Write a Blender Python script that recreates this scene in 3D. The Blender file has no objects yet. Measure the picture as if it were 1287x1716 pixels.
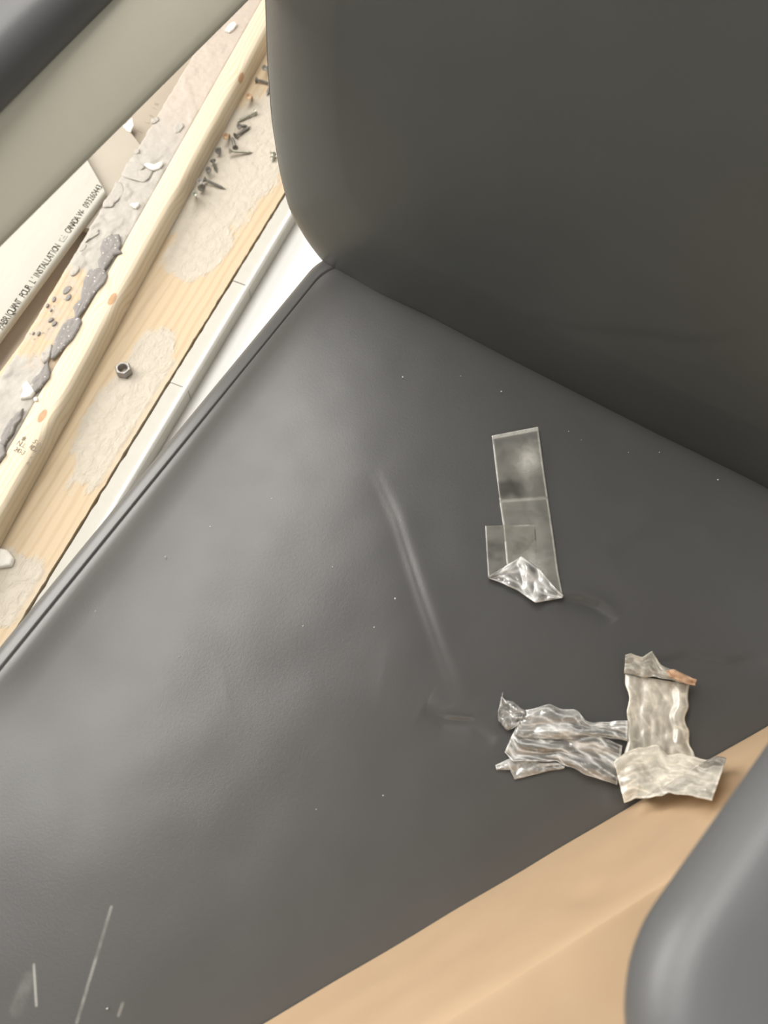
import bpy, bmesh, math, random
import numpy as np
from mathutils import Vector, Matrix, noise
rnd = random.Random(7)
S = bpy.context.scene
COL = S.collection

# ------------------------------------------------------------------ camera, world, lights, exposure
CAM = np.array([0.2571, -0.4143, 1.02])
ROT = np.array([[0.86193260, -0.48328444, 0.15332429],
                [0.50326372, 0.77873072, -0.37457189],
                [0.06162643, 0.40001827, 0.91443292]])
FPX, IW, IH = 1239.0, 1287.0, 1716.0
cd = bpy.data.cameras.new('camera'); cam = bpy.data.objects.new('camera', cd); COL.objects.link(cam)
cd.sensor_fit = 'VERTICAL'; cd.sensor_height = 36.0; cd.lens = FPX * 36.0 / IH
cd.clip_start = 0.02
M = Matrix.Identity(4)
for i in range(3):
    for j in range(3): M[i][j] = ROT[i][j]
    M[i][3] = CAM[i]
cam.matrix_world = M
cd.dof.use_dof = True; cd.dof.focus_distance = 0.72; cd.dof.aperture_fstop = 8.0
S.camera = cam

w = bpy.data.worlds.new('world'); S.world = w; w.use_nodes = True
bg = w.node_tree.nodes['Background']; bg.inputs[0].default_value = (1.0, 0.975, 0.93, 1); bg.inputs[1].default_value = 0.36

def area(name, loc, aim, sx, sy, power, col):
    d = bpy.data.lights.new(name, 'AREA'); d.shape = 'RECTANGLE'; d.size = sx; d.size_y = sy; d.energy = power; d.color = col
    o = bpy.data.objects.new(name, d); COL.objects.link(o); o.location = loc
    o.rotation_euler = (Vector(aim) - Vector(loc)).to_track_quat('-Z', 'Y').to_euler()
    return o
area('window_light', (-1.7, -0.3, 1.1), (0.0, -0.1, 0.45), 1.5, 1.2, 54, (1.0, 0.96, 0.91))
cl = area('ceiling_light', (-0.95, 0.35, 2.4), (-0.9, 0.5, 0.3), 1.1, 2.7, 76, (1.0, 0.97, 0.92)); cl.rotation_euler = (0, 0, 0)
area('room_light', (1.6, -1.6, 2.3), (0.0, -0.2, 0.5), 1.4, 1.4, 24, (1.0, 0.98, 0.94))

S.view_settings.view_transform = 'Standard'; S.view_settings.look = 'None'
S.view_settings.gamma = 1.0; S.view_settings.use_curve_mapping = False
S.view_settings.exposure = -0.33

# ------------------------------------------------------------------ helpers
def ray(p): return ROT @ np.array([p[0] - IW / 2, -(p[1] - IH / 2), -FPX])
def at(p, z):
    "where the sight line of a photograph point meets the level z"
    v = ray(p); return CAM + v * ((z - CAM[2]) / v[2])
def on_plane(p, o, n):
    v = ray(p); return CAM + v * (np.dot(np.array(o) - CAM, n) / np.dot(v, n))

def tag(o, label=None, cat=None, group=None, kind=None):
    if label: o['label'] = label
    if cat: o['category'] = cat
    if group: o['group'] = group
    if kind: o['kind'] = kind
    return o
def empty(name, loc, rz=0.0):
    o = bpy.data.objects.new(name, None); COL.objects.link(o); o.location = loc; o.rotation_euler = (0, 0, rz)
    o.empty_display_size = 0.02
    return o
def obj(name, verts, faces, mat, parent=None, loc=(0, 0, 0), smooth=True, attr=None, rot=None):
    m = bpy.data.meshes.new(name); m.from_pydata([tuple(map(float, v)) for v in verts], [], faces)
    bm = bmesh.new(); bm.from_mesh(m); bmesh.ops.recalc_face_normals(bm, faces=bm.faces); bm.to_mesh(m); bm.free()
    if smooth: m.shade_smooth()
    if attr is not None:
        a = m.attributes.new('haze_glint', 'FLOAT', 'POINT'); a.data.foreach_set('value', np.array(attr, dtype=np.float32))
    m.materials.append(mat); m.update()
    o = bpy.data.objects.new(name, m); COL.objects.link(o); o.location = loc
    if rot: o.rotation_euler = rot
    if parent: o.parent = parent
    return o
def wobj(name, verts, faces, mat, parent=None, **k):
    "mesh given in world coordinates; origin at its base"
    v = np.array(verts, dtype=float)
    if parent: b = np.array(parent.location)
    else: b = np.array([v[:, 0].mean(), v[:, 1].mean(), v[:, 2].min()])
    return obj(name, v - b, faces, mat, parent, loc=(0, 0, 0) if parent else tuple(b), **k)
def autosharp(o, ang=35):
    o.data.shade_smooth()
    try: o.data.set_sharp_from_angle(angle=math.radians(ang))
    except Exception: pass
    return o
def bevel(o, width, seg=3):
    m = o.modifiers.new('bevel', 'BEVEL'); m.width = width; m.segments = seg; m.limit_method = 'ANGLE'; m.angle_limit = math.radians(40)
    return o
def grid_faces(nu, nv, off=0, closed_v=False):
    f = []
    for i in range(nu - 1):
        for j in range(nv if closed_v else nv - 1):
            k = (j + 1) % nv
            f.append((off + i * nv + j, off + i * nv + k, off + (i + 1) * nv + k, off + (i + 1) * nv + j))
    return f
def tube(path, r, n=8, cap=True):
    path = [np.array(p, float) for p in path]; V = []; rr = r if hasattr(r, '__len__') else [r] * len(path)
    for i, p in enumerate(path):
        t = path[min(i + 1, len(path) - 1)] - path[max(i - 1, 0)]; t /= np.linalg.norm(t)
        a = np.cross(t, [0, 0, 1.0])
        if np.linalg.norm(a) < 1e-3: a = np.cross(t, [1.0, 0, 0])
        a /= np.linalg.norm(a); b = np.cross(t, a)
        for k in range(n):
            c = 2 * math.pi * k / n; V.append(p + rr[i] * (a * math.cos(c) + b * math.sin(c)))
    F = grid_faces(len(path), n, 0, True)
    if cap: F += [tuple(range(n)), tuple(range((len(path) - 1) * n, len(path) * n))]
    return V, F
def lathe(prof, n=16):
    V = []
    for r, z in prof:
        for k in range(n):
            c = 2 * math.pi * k / n; V.append((r * math.cos(c), r * math.sin(c), z))
    return V, grid_faces(len(prof), n, 0, True) + [tuple(range(n)), tuple(range((len(prof) - 1) * n, len(prof) * n))]
def resample(pts, n, closed=True):
    p = np.array(pts, float)
    if closed: p = np.vstack([p, p[:1]])
    s = np.concatenate([[0], np.cumsum(np.linalg.norm(np.diff(p, axis=0), axis=1))])
    q = np.linspace(0, s[-1], n + 1 if closed else n)
    if closed: q = q[:-1]
    return np.stack([np.interp(q, s, p[:, k]) for k in range(p.shape[1])], 1)
def smooth_closed(p, it):
    for _ in range(it): p = (np.roll(p, 1, 0) + 2 * p + np.roll(p, -1, 0)) / 4
    return p
def cushion(outline, profile, nin, hin=0.0):
    "rings: outline pushed inward by d at height h, then scaled to the centre; outline is counter-clockwise"
    P = np.array(outline); N = len(P)
    t = np.roll(P, -1, 0) - np.roll(P, 1, 0); t /= np.linalg.norm(t, axis=1)[:, None]
    nrm = np.stack([-t[:, 1], t[:, 0]], 1)
    mid = (P.max(0) + P.min(0)) / 2; half = (P.max(0) - P.min(0)) / 2
    R = [np.column_stack([mid + (P - mid) * ((half - d) / half), np.full(N, h)]) for d, h in profile]
    last = R[-1]; c = last[:, :2].mean(0); h0 = profile[-1][1]
    for k in range(1, nin):
        f = 1 - k / nin
        R.append(np.column_stack([c + (last[:, :2] - c) * f, np.full(N, h0 + hin * (1 - f * f))]))
    V = np.vstack(R + [np.array([[c[0], c[1], h0 + hin]])])
    F = grid_faces(len(R), N, 0, True)
    b = (len(R) - 1) * N; ci = len(V) - 1
    F += [(b + i, b + (i + 1) % N, ci) for i in range(N)]
    F.append(tuple(range(N)))
    return V, F
def rrect(x0, x1, y0, y1, r, n):
    pts = []
    for cx, cy, a in ((x1 - r, y0 + r, -90), (x1 - r, y1 - r, 0), (x0 + r, y1 - r, 90), (x0 + r, y0 + r, 180)):
        for k in range(13):
            t = math.radians(a + 90 * k / 12); pts.append((cx + r * math.cos(t), cy + r * math.sin(t)))
    return resample(pts, n)
def segdist(p, a, b):
    a = np.array(a[:2]); b = np.array(b[:2]); d = b - a; L = d @ d
    t = np.clip(((p - a) @ d) / L, 0, 1)
    return np.linalg.norm(p - (a + t[:, None] * d), axis=1), t
def slab(q, z0, z1):
    "prism over the plan polygon q"
    n = len(q)
    V = [(x, y, z0) for x, y in q] + [(x, y, z1) for x, y in q]
    F = [tuple(range(n)), tuple(range(n, 2 * n))] + [(i, (i + 1) % n, n + (i + 1) % n, n + i) for i in range(n)]
    return V, F

# ------------------------------------------------------------------ materials
class NT:
    def __init__(s, name):
        s.m = bpy.data.materials.new(name); s.m.use_nodes = True; s.t = s.m.node_tree; s.b = s.t.nodes['Principled BSDF']
        s.out = s.t.nodes['Material Output']
    def n(s, kind, **kw):
        x = s.t.nodes.new(kind)
        for k, v in kw.items(): setattr(x, k, v)
        return x
    def put(s, sock, v):
        if isinstance(v, bpy.types.NodeSocket): s.t.links.new(v, sock)
        elif v is not None:
            if hasattr(v, '__len__') and len(v) == 3 and sock.type == 'RGBA': v = (*v, 1)
            sock.default_value = v
    def math(s, op, a, b=None, c=None, clamp=False):
        x = s.n('ShaderNodeMath', operation=op, use_clamp=clamp); s.put(x.inputs[0], a)
        if b is not None: s.put(x.inputs[1], b)
        if c is not None: s.put(x.inputs[2], c)
        return x.outputs[0]
    def coord(s, which='Object'): return s.n('ShaderNodeTexCoord').outputs[which]
    def xyz(s, v):
        x = s.n('ShaderNodeSeparateXYZ'); s.put(x.inputs[0], v); return x.outputs
    def vec(s, a, b, c):
        x = s.n('ShaderNodeCombineXYZ'); s.put(x.inputs[0], a); s.put(x.inputs[1], b); s.put(x.inputs[2], c); return x.outputs[0]
    def mapping(s, v, scale=(1, 1, 1), loc=(0, 0, 0), rot=(0, 0, 0)):
        x = s.n('ShaderNodeMapping'); s.put(x.inputs[0], v); x.inputs[1].default_value = loc; x.inputs[2].default_value = rot; x.inputs[3].default_value = scale
        return x.outputs[0]
    def noise(s, v, scale, detail=4, rough=0.55, dist=0.0):
        x = s.n('ShaderNodeTexNoise'); s.put(x.inputs['Vector'], v); x.inputs['Scale'].default_value = scale
        x.inputs['Detail'].default_value = detail; x.inputs['Roughness'].default_value = rough; x.inputs['Distortion'].default_value = dist
        return x.outputs[0]
    def voro(s, v, scale, feature='F1'):
        x = s.n('ShaderNodeTexVoronoi', feature=feature); s.put(x.inputs['Vector'], v); x.inputs['Scale'].default_value = scale
        return x.outputs['Distance']
    def ramp(s, f, a, b, c0=0.0, c1=1.0):
        x = s.n('ShaderNodeMapRange', interpolation_type='SMOOTHSTEP'); s.put(x.inputs[0], f)
        x.inputs[1].default_value = a; x.inputs[2].default_value = b; x.inputs[3].default_value = c0; x.inputs[4].default_value = c1
        return x.outputs[0]
    def mix(s, f, a, b):
        x = s.n('ShaderNodeMix', data_type='RGBA'); s.put(x.inputs[0], f); s.put(x.inputs[6], a); s.put(x.inputs[7], b); return x.outputs[2]
    def bump(s, h, strength, dist=0.002, normal=None):
        x = s.n('ShaderNodeBump'); s.put(x.inputs['Height'], h); x.inputs['Strength'].default_value = strength; x.inputs['Distance'].default_value = dist
        if normal is not None: s.put(x.inputs['Normal'], normal)
        return x.outputs[0]
    def seg(s, v, a, b):
        "distance in the object's plan from the segment a-b"
        o = s.xyz(v); dx, dy = b[0] - a[0], b[1] - a[1]; L = dx * dx + dy * dy
        px = s.math('SUBTRACT', o[0], a[0]); py = s.math('SUBTRACT', o[1], a[1])
        t = s.math('DIVIDE', s.math('ADD', s.math('MULTIPLY', px, dx), s.math('MULTIPLY', py, dy)), L, clamp=True)
        ex = s.math('SUBTRACT', px, s.math('MULTIPLY', t, dx)); ey = s.math('SUBTRACT', py, s.math('MULTIPLY', t, dy))
        return s.math('SQRT', s.math('ADD', s.math('MULTIPLY', ex, ex), s.math('MULTIPLY', ey, ey)))
    def set(s, col=None, rough=None, normal=None, spec=None, metal=None, **k):
        s.put(s.b.inputs['Base Color'], col)
        if rough is not None: s.put(s.b.inputs['Roughness'], rough)
        if normal is not None: s.put(s.b.inputs['Normal'], normal)
        if spec is not None: s.put(s.b.inputs['Specular IOR Level'], spec)
        if metal is not None: s.put(s.b.inputs['Metallic'], metal)
        for kk, v in k.items(): s.put(s.b.inputs[kk.replace('_', ' ')], v)
        return s.m

def plain(name, col, rough=0.6, noise_amt=0.12, scale=60, bump=0.15, spec=0.4, metal=0.0):
    t = NT(name); v = t.coord(); n = t.noise(v, scale, 5)
    c2 = tuple(c * (1 - noise_amt) for c in col); c1 = tuple(min(1, c * (1 + noise_amt)) for c in col)
    return t.set(t.mix(n, c2, c1), rough, t.bump(t.noise(v, scale * 3, 3), bump, 0.001), spec, metal)

def leather(name, col, rough, scratches=()):
    t = NT(name); v = t.coord()
    n = t.noise(v, 9, 4); c = t.mix(n, tuple(x * 0.88 for x in col), tuple(x * 1.12 for x in col))
    dust = t.ramp(t.noise(v, 38, 6, 0.7), 0.60, 0.85, 0, 0.05)
    c = t.mix(dust, c, (0.32, 0.31, 0.29))
    for a, b, wd, f in scratches:
        d = t.seg(v, a, b); k = t.ramp(d, wd, wd * 0.2, 0, f)
        k = t.math('MULTIPLY', k, t.ramp(t.noise(v, 90, 3), 0.35, 0.6, 0.35, 1))
        c = t.mix(k, c, (0.45, 0.44, 0.40))
    h = t.math('ADD', t.math('MULTIPLY', t.voro(v, 900), 0.6), t.noise(v, 420, 3))
    rg = t.ramp(t.noise(v, 22, 4), 0.3, 0.7, rough - 0.015, rough + 0.015)
    return t.set(c, rg, t.bump(h, 0.10, 0.0005), 0.75)

def wood(name, light, dark, freq, knots=(), stain=None, bs=0.25, bd=0.0008):
    "pine: the grain runs along the object's x axis and swings round the knots"
    t = NT(name); v = t.coord(); x, y, z = t.xyz(v)
    warp = t.math('MULTIPLY', t.math('SUBTRACT', t.noise(t.mapping(v, (5, 14, 14)), 1.0, 3), 0.5), 0.016)
    yy = t.math('ADD', t.math('ADD', y, t.math('MULTIPLY', z, 0.55)), warp)
    km = None
    for (kx, ky, lx, ly) in knots:
        u = t.math('DIVIDE', t.math('SUBTRACT', x, kx), lx); q = t.math('DIVIDE', t.math('SUBTRACT', y, ky), ly)
        r2 = t.math('ADD', t.math('MULTIPLY', u, u), t.math('MULTIPLY', q, q))
        g = t.math('EXPONENT', t.math('MULTIPLY', r2, -0.16)); zz = t.math('DIVIDE', t.math('SUBTRACT', z, ZS - ZP), 0.014); r2 = t.math('ADD', r2, t.math('MULTIPLY', zz, zz))
        yy = t.math('ADD', yy, t.math('MULTIPLY', t.math('MULTIPLY', q, g), ly * 1.6))
        k = t.ramp(r2, 1.25, 0.75, 0, 1); km = k if km is None else t.math('MAXIMUM', km, k)
    s = t.math('SINE', t.math('ADD', t.math('MULTIPLY', yy, freq), t.math('MULTIPLY', t.noise(t.mapping(v, (3, 40, 40)), 1.0, 3), 5.0)))
    g = t.ramp(s, 0.0, 1.0, 0, 1)
    fine = t.noise(t.mapping(v, (12, 420, 420)), 1.0, 4)
    f = t.math('ADD', t.math('MULTIPLY', g, 0.65), t.math('MULTIPLY', fine, 0.35), clamp=True)
    c = t.mix(f, light, dark)
    c = t.mix(t.ramp(t.noise(t.mapping(v, (3, 20, 20)), 1.0, 3), 0.4, 0.7, 0, 0.35), c, tuple(0.5 * a + 0.5 * b for a, b in zip(light, dark)))
    if km is not None:
        kc = t.mix(t.noise(v, 160, 3), (0.36, 0.19, 0.09), (0.58, 0.34, 0.17)); c = t.mix(t.math('MULTIPLY', km, 0.85), c, kc)
    h = t.math('ADD', f, 0)
    rough = 0.6
    if stain: c, h = stain(t, v, x, y, c, f)
    return t.set(c, rough, t.bump(h, bs, bd), 0.3)

# plan points that several builders use
ZF = 0.0           # floor
ZP = 0.030         # top of plank and of the plaster curb
ZS = 0.068         # top of the pine batten
SEAT = 0.47
A_ST = math.radians(104.5); D_ST = np.array([math.cos(A_ST), math.sin(A_ST)]); N_ST = np.array([D_ST[1], -D_ST[0]])   # along / to the chair
A_PL = math.radians(98.95); D_PL = np.array([math.cos(A_PL), math.sin(A_PL)]); N_PL = np.array([D_PL[1], -D_PL[0]])

# ------------------------------------------------------------------ the setting
def stain_floor(t, v, x, y, c, f): return c, f
mfloor = plain('subfloor_board', (0.68, 0.58, 0.48), 0.7, 0.15, 25, 0.3)
mwhite = plain('white_vinyl', (0.91, 0.90, 0.875), 0.35, 0.02, 30, 0.05)
V, F = slab([(-3, -3), (3, -3), (3, 3), (-3, 3)], -0.05, -0.004)
floor = tag(obj('floor', V, F, mfloor, smooth=False), 'bare tan board floor under the stacked drywall pieces', kind='structure')
mwall = plain('wall_paint', (0.66, 0.65, 0.61), 0.8, 0.03, 12, 0.1)
V, F = slab([(2.95, -3), (3.05, -3), (3.05, 3), (2.95, 3)], 0.0, 2.7)
tag(wobj('wall_right', V, F, mwall, smooth=False), 'plain off-white painted wall on the far right of the room', kind='structure')
V, F = slab([(-3, 2.95), (2.95, 2.95), (2.95, 3.05), (-3, 3.05)], 0.0, 2.7)
tag(wobj('wall_back', V, F, mwall, smooth=False), 'plain off-white painted wall behind the chair', kind='structure')
def plan(o, D, s, N=None, k=0.0): return tuple(np.array(o) + D * s + (N * k if N is not None else 0))
B0 = at((489, 353), ZP)[:2]            # a point on the bead line
BD = B0 + N_PL * 0.004                 # chair-side face of the curb
V, F = slab([plan(BD, D_PL, -2), plan(BD, D_PL, -2, N_PL, 2.6), plan(BD, D_PL, 1.8, N_PL, 2.6), plan(BD, D_PL, 1.8)], -0.004, 0.0)
tag(wobj('floor_sheet', V, F, mwhite, floor, smooth=False), 'smooth white floor sheet along the chipped corner bead')

# plaster curb: three butted pieces and the chipped bead along its edge
mplas = plain('joint_compound', (0.56, 0.54, 0.485), 0.75, 0.06, 35, 0.35)
mbead = plain('bead_paint', (0.82, 0.805, 0.76), 0.55, 0.04, 60, 0.2)
wall = tag(empty('trim_1', (BD[0], BD[1], 0)), 'low plastered curb with a chipped white corner bead beside the chair', kind='structure')
PR = at((477, 322), ZP)[:2]            # plank's right edge
CR = PR + N_PL * 0.0035
cuts = [-2.0] + [float(np.dot(at(p, ZP)[:2] - BD, D_PL)) for p in ((284, 640), (395, 472))] + [1.3]
cuts = sorted(cuts)
wdt = float(np.dot(BD - CR, N_PL))
for i in range(3):
    a, b = cuts[i] + 0.0008, cuts[i + 1] - 0.0008
    n = max(8, int(min(b - a, 1.4) / 0.012)); V = []; Fc = []
    for k in range(n + 1):
        s = a + (b - a) * k / n
        e = -wdt + 0.0022 * (noise.noise(Vector((s * 60, i, 0)))) + 0.001 * noise.noise(Vector((s * 200, i, 3)))
        for (o_, z) in ((e, 0.0), (e, ZP - 0.002), (e + 0.0015, ZP - 0.0006 * (i == 1)), (-0.012, ZP - 0.0006 * (i == 1)), (-0.002, ZP), (0, ZP - 0.002), (0.0, 0.0)):
            q = plan(BD, D_PL, s, N_PL, o_); V.append((q[0], q[1], z + (0.0 if z == 0 else 0.0005 * noise.noise(Vector((s * 40, o_ * 80, 1))))))
    Fc = grid_faces(n + 1, 7, 0, True) + [tuple(range(7)), tuple(range(n * 7, n * 7 + 7))]
    autosharp(wobj('plaster_piece', V, Fc, mplas, wall))
# bead: a chipped half-round strip
V = []; n = 260
chip = [float(np.dot(at(p, ZP)[:2] - BD, D_PL)) for p in ((468, 395), (440, 430), (432, 440), (420, 463), (410, 478), (347, 583), (262, 720))]
for k in range(n + 1):
    s = -1.0 + 1.9 * k / n
    s = -0.75 + 1.6 * k / n
    dd = min(abs(s - c) for c in chip); lo = 0.0016 * max(0, noise.noise(Vector((s * 90, 5, 0)))) + 0.0035 * max(0, 1 - dd / 0.006)
    for (o_, z) in ((-0.0072 + lo, ZP - 0.001), (-0.0066 + lo, ZP + 0.0020), (-0.0035, ZP + 0.0036), (-0.001, ZP + 0.0034), (0.0010, ZP + 0.0015), (0.0012, ZP - 0.003), (-0.001, ZP - 0.003)):
        q = plan(BD, D_PL, s, N_PL, o_); V.append((q[0], q[1], z))
tag(autosharp(wobj('corner_bead', V, grid_faces(n + 1, 7, 0, True) + [tuple(range(7)), tuple(range(n * 7, n * 7 + 7))], mbead, wall), 50), 'white corner bead with chipped paint along its edge')

# ------------------------------------------------------------------ the plank under the batten
SR = at((313, 335), ZP)[:2]            # a point on the batten's right foot line
ang = A_PL
PO = np.array([PR[0], PR[1]])          # plank frame: origin on its right edge, x along D_PL
def to_plank(p, z=ZP):
    q = at(p, z)[:2] - PO; return float(q @ D_PL), float(q @ -N_PL)      # local y to the left
def stain_plank(t, v, x, y, c, f):
    # dried joint compound smeared over the board, thicker towards the curb
    n1 = t.noise(t.mapping(v, (1, 1.6, 1)), 9, 5, 0.6); n2 = t.noise(v, 60, 5, 0.65, 0.5)
    best = None
    for (p, rx, ry) in (((405, 270), 0.24, 0.085), ((335, 410), 0.085, 0.052), ((205, 700), 0.135, 0.060), ((250, 600), 0.07, 0.036), ((10, 985), 0.06, 0.055)):
        cx, cy = to_plank(p)
        ex = t.math('DIVIDE', t.math('SUBTRACT', x, cx), rx); ey = t.math('DIVIDE', t.math('SUBTRACT', y, cy), ry)
        e = t.math('SUBTRACT', 1.0, t.math('SQRT', t.math('ADD', t.math('MULTIPLY', ex, ex), t.math('MULTIPLY', ey, ey))))
        best = e if best is None else t.math('MAXIMUM', best, e)
    streak = t.noise(t.mapping(v, (10, 90, 1)), 1.0, 4)
    m = t.math('ADD', t.math('ADD', best, t.math('MULTIPLY', t.math('SUBTRACT', n1, 0.5), 0.9)), t.math('ADD', t.math('MULTIPLY', t.math('SUBTRACT', n2, 0.5), 0.35), t.math('MULTIPLY', t.math('SUBTRACT', streak, 0.5), 0.5)))
    a = t.ramp(m, -0.02, 0.16, 0, 0.93)
    edge = t.ramp(y, 0.012, 0.004, 1, 0.35); a = t.math('MULTIPLY', a, edge)
    pc = t.mix(n2, (0.53, 0.475, 0.395), (0.62, 0.57, 0.485))
    rid = t.ramp(t.noise(t.mapping(v, (0.8, 1, 1)), 62, 6, 0.62, 0.4), 0.36, 0.70, 0, 1)
    h = t.math('ADD', t.math('MULTIPLY', f, 0.25), t.math('MULTIPLY', a, t.math('ADD', 0.6, t.math('MULTIPLY', rid, 1.9))))
    return t.mix(a, c, pc), h
mplank = wood('plank_wood', (0.62, 0.50, 0.345), (0.54, 0.41, 0.265), 420, stain=stain_plank, bs=0.55, bd=0.0014)
nx, ny = 280, 26; V = []
wl = 0.24
for i in range(nx):
    s = -1.3 + 2.6 * i / (nx - 1)
    for j in range(ny):
        y = wl * j / (ny - 1)
        if j == 0: y += 0.0016 * noise.noise(Vector((s * 55, 2, 0))) + 0.0008 * noise.noise(Vector((s * 190, 2, 0)))
        z = ZP
        V.append((s, y, z))
F = grid_faces(nx, ny); nb = len(V)
rim = [i * ny for i in range(nx)] + [(nx - 1) * ny + j for j in range(1, ny)] + [i * ny + ny - 1 for i in range(nx - 2, -1, -1)] + [j for j in range(ny - 2, 0, -1)]
V += [(V[k][0], V[k][1], 0.0) for k in rim]
R_ = len(rim); F += [(rim[i], rim[(i + 1) % R_], nb + (i + 1) % R_, nb + i) for i in range(R_)] + [tuple(nb + i for i in range(R_))]
plank = tag(obj('wooden_plank', V, F, mplank, loc=(PO[0], PO[1], -0.004), rot=(0, 0, ang)), 'wide tan plank smeared with dried joint compound, holding the screws', 'plank')
autosharp(plank, 50); plank.location.z = 0.0
for v_ in plank.data.vertices:
    if v_.co.z == 0.0: v_.co.z = -0.004

# ------------------------------------------------------------------ pine batten
WB = 0.039
SO = np.array([SR[0], SR[1]])
def to_bat(p, z=ZS):
    q = at(p, z)[:2] - SO; return float(q @ D_ST), float(q @ -N_ST)
kn = []
for p, lx, ly in (((188, 501), 0.0125, 0.0052), ((405, 126), 0.0150, 0.0052), ((71, 697), 0.0115, 0.0052), ((318, 310), 0.012, 0.005)):
    a, b = to_bat(p); kn.append((a, b, lx, ly))
mpine = wood('pine_batten', (0.74, 0.65, 0.505), (0.64, 0.515, 0.355), 900, kn)
sec = [(0, ZP), (0, ZS - 0.010), (0.001, ZS - 0.0055), (0.0032, ZS - 0.0022), (0.0068, ZS - 0.0005), (0.010, ZS), (0.018, ZS), (0.028, ZS), (WB - 0.004, ZS), (WB - 0.001, ZS - 0.001), (WB, ZS - 0.004), (WB, ZP)]
V = []; n = 60
for i in range(n + 1):
    s = -0.85 + 2.2 * i / n
    for y, z in sec: V.append((s, y, max(z - ZP, 0.0006)))
k = len(sec)
root = tag(empty('pine_batten', (SO[0], SO[1], ZP), A_ST), 'pale pine batten with knots and a stamped grade mark beside the screws', 'batten')
o = autosharp(obj('batten_body', V, grid_faces(n + 1, k, 0, True) + [tuple(range(k)), tuple(range(n * k, n * k + k))], mpine, root), 60)

mink = plain('stamp_ink', (0.21, 0.17, 0.125), 0.8, 0.3, 500, 0.0)
def glyphs(items, size, sx=0.8, shear=0.0, bold=0.0):
    "list of (char, x, y, rot): flat outline letters joined into one mesh, thickness added"
    V = []; F = []
    for ch, x, y, r in items:
        cu = bpy.data.curves.new('glyph', 'FONT'); cu.body = ch; cu.size = size; cu.align_x = 'CENTER'; cu.resolution_u = 3; cu.shear = shear; cu.extrude = 0.0001; cu.offset = bold
        ob = bpy.data.objects.new('glyph', cu); COL.objects.link(ob)
        bpy.context.view_layer.update()
        me = ob.evaluated_get(bpy.context.evaluated_depsgraph_get()).to_mesh(); b = len(V)
        for q in me.vertices:
            gx, gy = q.co.x * sx, q.co.y
            V.append((x + gx * math.cos(r) - gy * math.sin(r), y + gx * math.sin(r) + gy * math.cos(r), q.co.z))
        F += [tuple(b + i for i in f.vertices) for f in me.polygons]
        bpy.data.objects.remove(ob); bpy.data.curves.remove(cu)
    return V, F
# grade stamp: reads across the batten; rows S-P-F / KD-HT / 2 / mark
def stamp_rows(rows, col_dir_px, parent):
    items = []
    for text, p0, p1 in rows:
        a = np.array(to_bat(p0)); b = np.array(to_bat(p1)); r = math.atan2(*(b - a)[::-1]); n = len(text)
        for i, ch in enumerate(text):
            q = a + (b - a) * (i / max(1, n - 1)); items.append((ch, q[0], q[1], r))
    return items
def sp(x, y): return (x * 0.268, 600 + y * 0.268)
rows = [('S·P·F', sp(206, 532), sp(250, 572)), ('KD-HT', sp(186, 566), sp(234, 606)), ('2', sp(192, 626), sp(193, 627)),
        ('MILL', sp(106, 545), sp(146, 562)), ('240-3', sp(90, 582), sp(138, 606))]
rows = [r for r in rows if r[0] != 'MILL'] + [('NLL', sp(112, 545), sp(142, 560))]
V, F = glyphs(stamp_rows(rows, None, root), 0.0104, 0.85)
# small leaf emblem above the mill number, and the swirl below the grade
def blob2(p, rad, n=10, seed=0):
    c = np.array(to_bat(p)); b = len(V)
    for i in range(n):
        t = 2 * math.pi * i / n; q = rad * (1 if i % 2 == 0 else 0.45); V.append((c[0] + q * 1.3 * math.cos(t), c[1] + q * math.sin(t), 0.0001))
    F.append(tuple(range(b, b + n)))
blob2(sp(150, 505), 0.0042, 12); blob2(sp(178, 655), 0.0030, 6)
V = [(x, y, z + ZS - ZP + 0.0001) for x, y, z in V]
tag(obj('grade_stamp', V, F, mink, root, smooth=False), 'brown ink grade stamp of letters and numbers')

# ------------------------------------------------------------------ plaster-crusted plank behind the batten
ZM = 0.0655
ML = at((164, 358), ZM)[:2]
ms = float((SO - D_ST * 0 - ML) @ N_ST)        # distance from its left edge to the batten's foot line
wm = ms - WB - 0.0006
def to_mort(p, z=ZM):
    q = at(p, z)[:2] - ML; return float(q @ D_ST), float(q @ N_ST)
bare0 = to_mort((60, 610))[0]; bare1 = to_mort((140, 455))[0]
def stain_mort(t, v, x, y, c, f):
    n = t.noise(v, 45, 5, 0.6); k = t.math('ADD', x, t.math('MULTIPLY', t.math('SUBTRACT', n, 0.5), 0.10))
    bare = t.math('MULTIPLY', t.ramp(k, bare0 - 0.01, bare0 + 0.012), t.ramp(k, bare1 + 0.008, bare1 - 0.012))
    thin = t.ramp(t.noise(v, 70, 5, 0.65), 0.42, 0.62, 0.0, 0.55)
    pc = t.mix(t.noise(v, 50, 6, 0.65), (0.37, 0.345, 0.31), (0.52, 0.49, 0.44))
    pink = t.ramp(x, bare1 + 0.25, bare1 + 0.45, 0, 0.55); pc = t.mix(pink, pc, (0.60, 0.49, 0.40))
    spots = t.ramp(t.noise(v, 95, 2, 0.5), 0.66, 0.70, 0, 0.8)
    a = t.math('SUBTRACT', 1.0, t.math('MULTIPLY', bare, t.math('SUBTRACT', 1.0, thin)))
    c = t.mix(a, c, pc); c = t.mix(t.math('MULTIPLY', bare, spots), c, (0.33, 0.28, 0.23))
    h = t.math('ADD', t.math('MULTIPLY', t.noise(v, 110, 6, 0.7), 1.2), t.math('MULTIPLY', t.ramp(t.voro(t.mapping(v, (1, 1, 1)), 55), 0.02, 0.5, 0, 1), 0.5))
    return c, h
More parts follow.
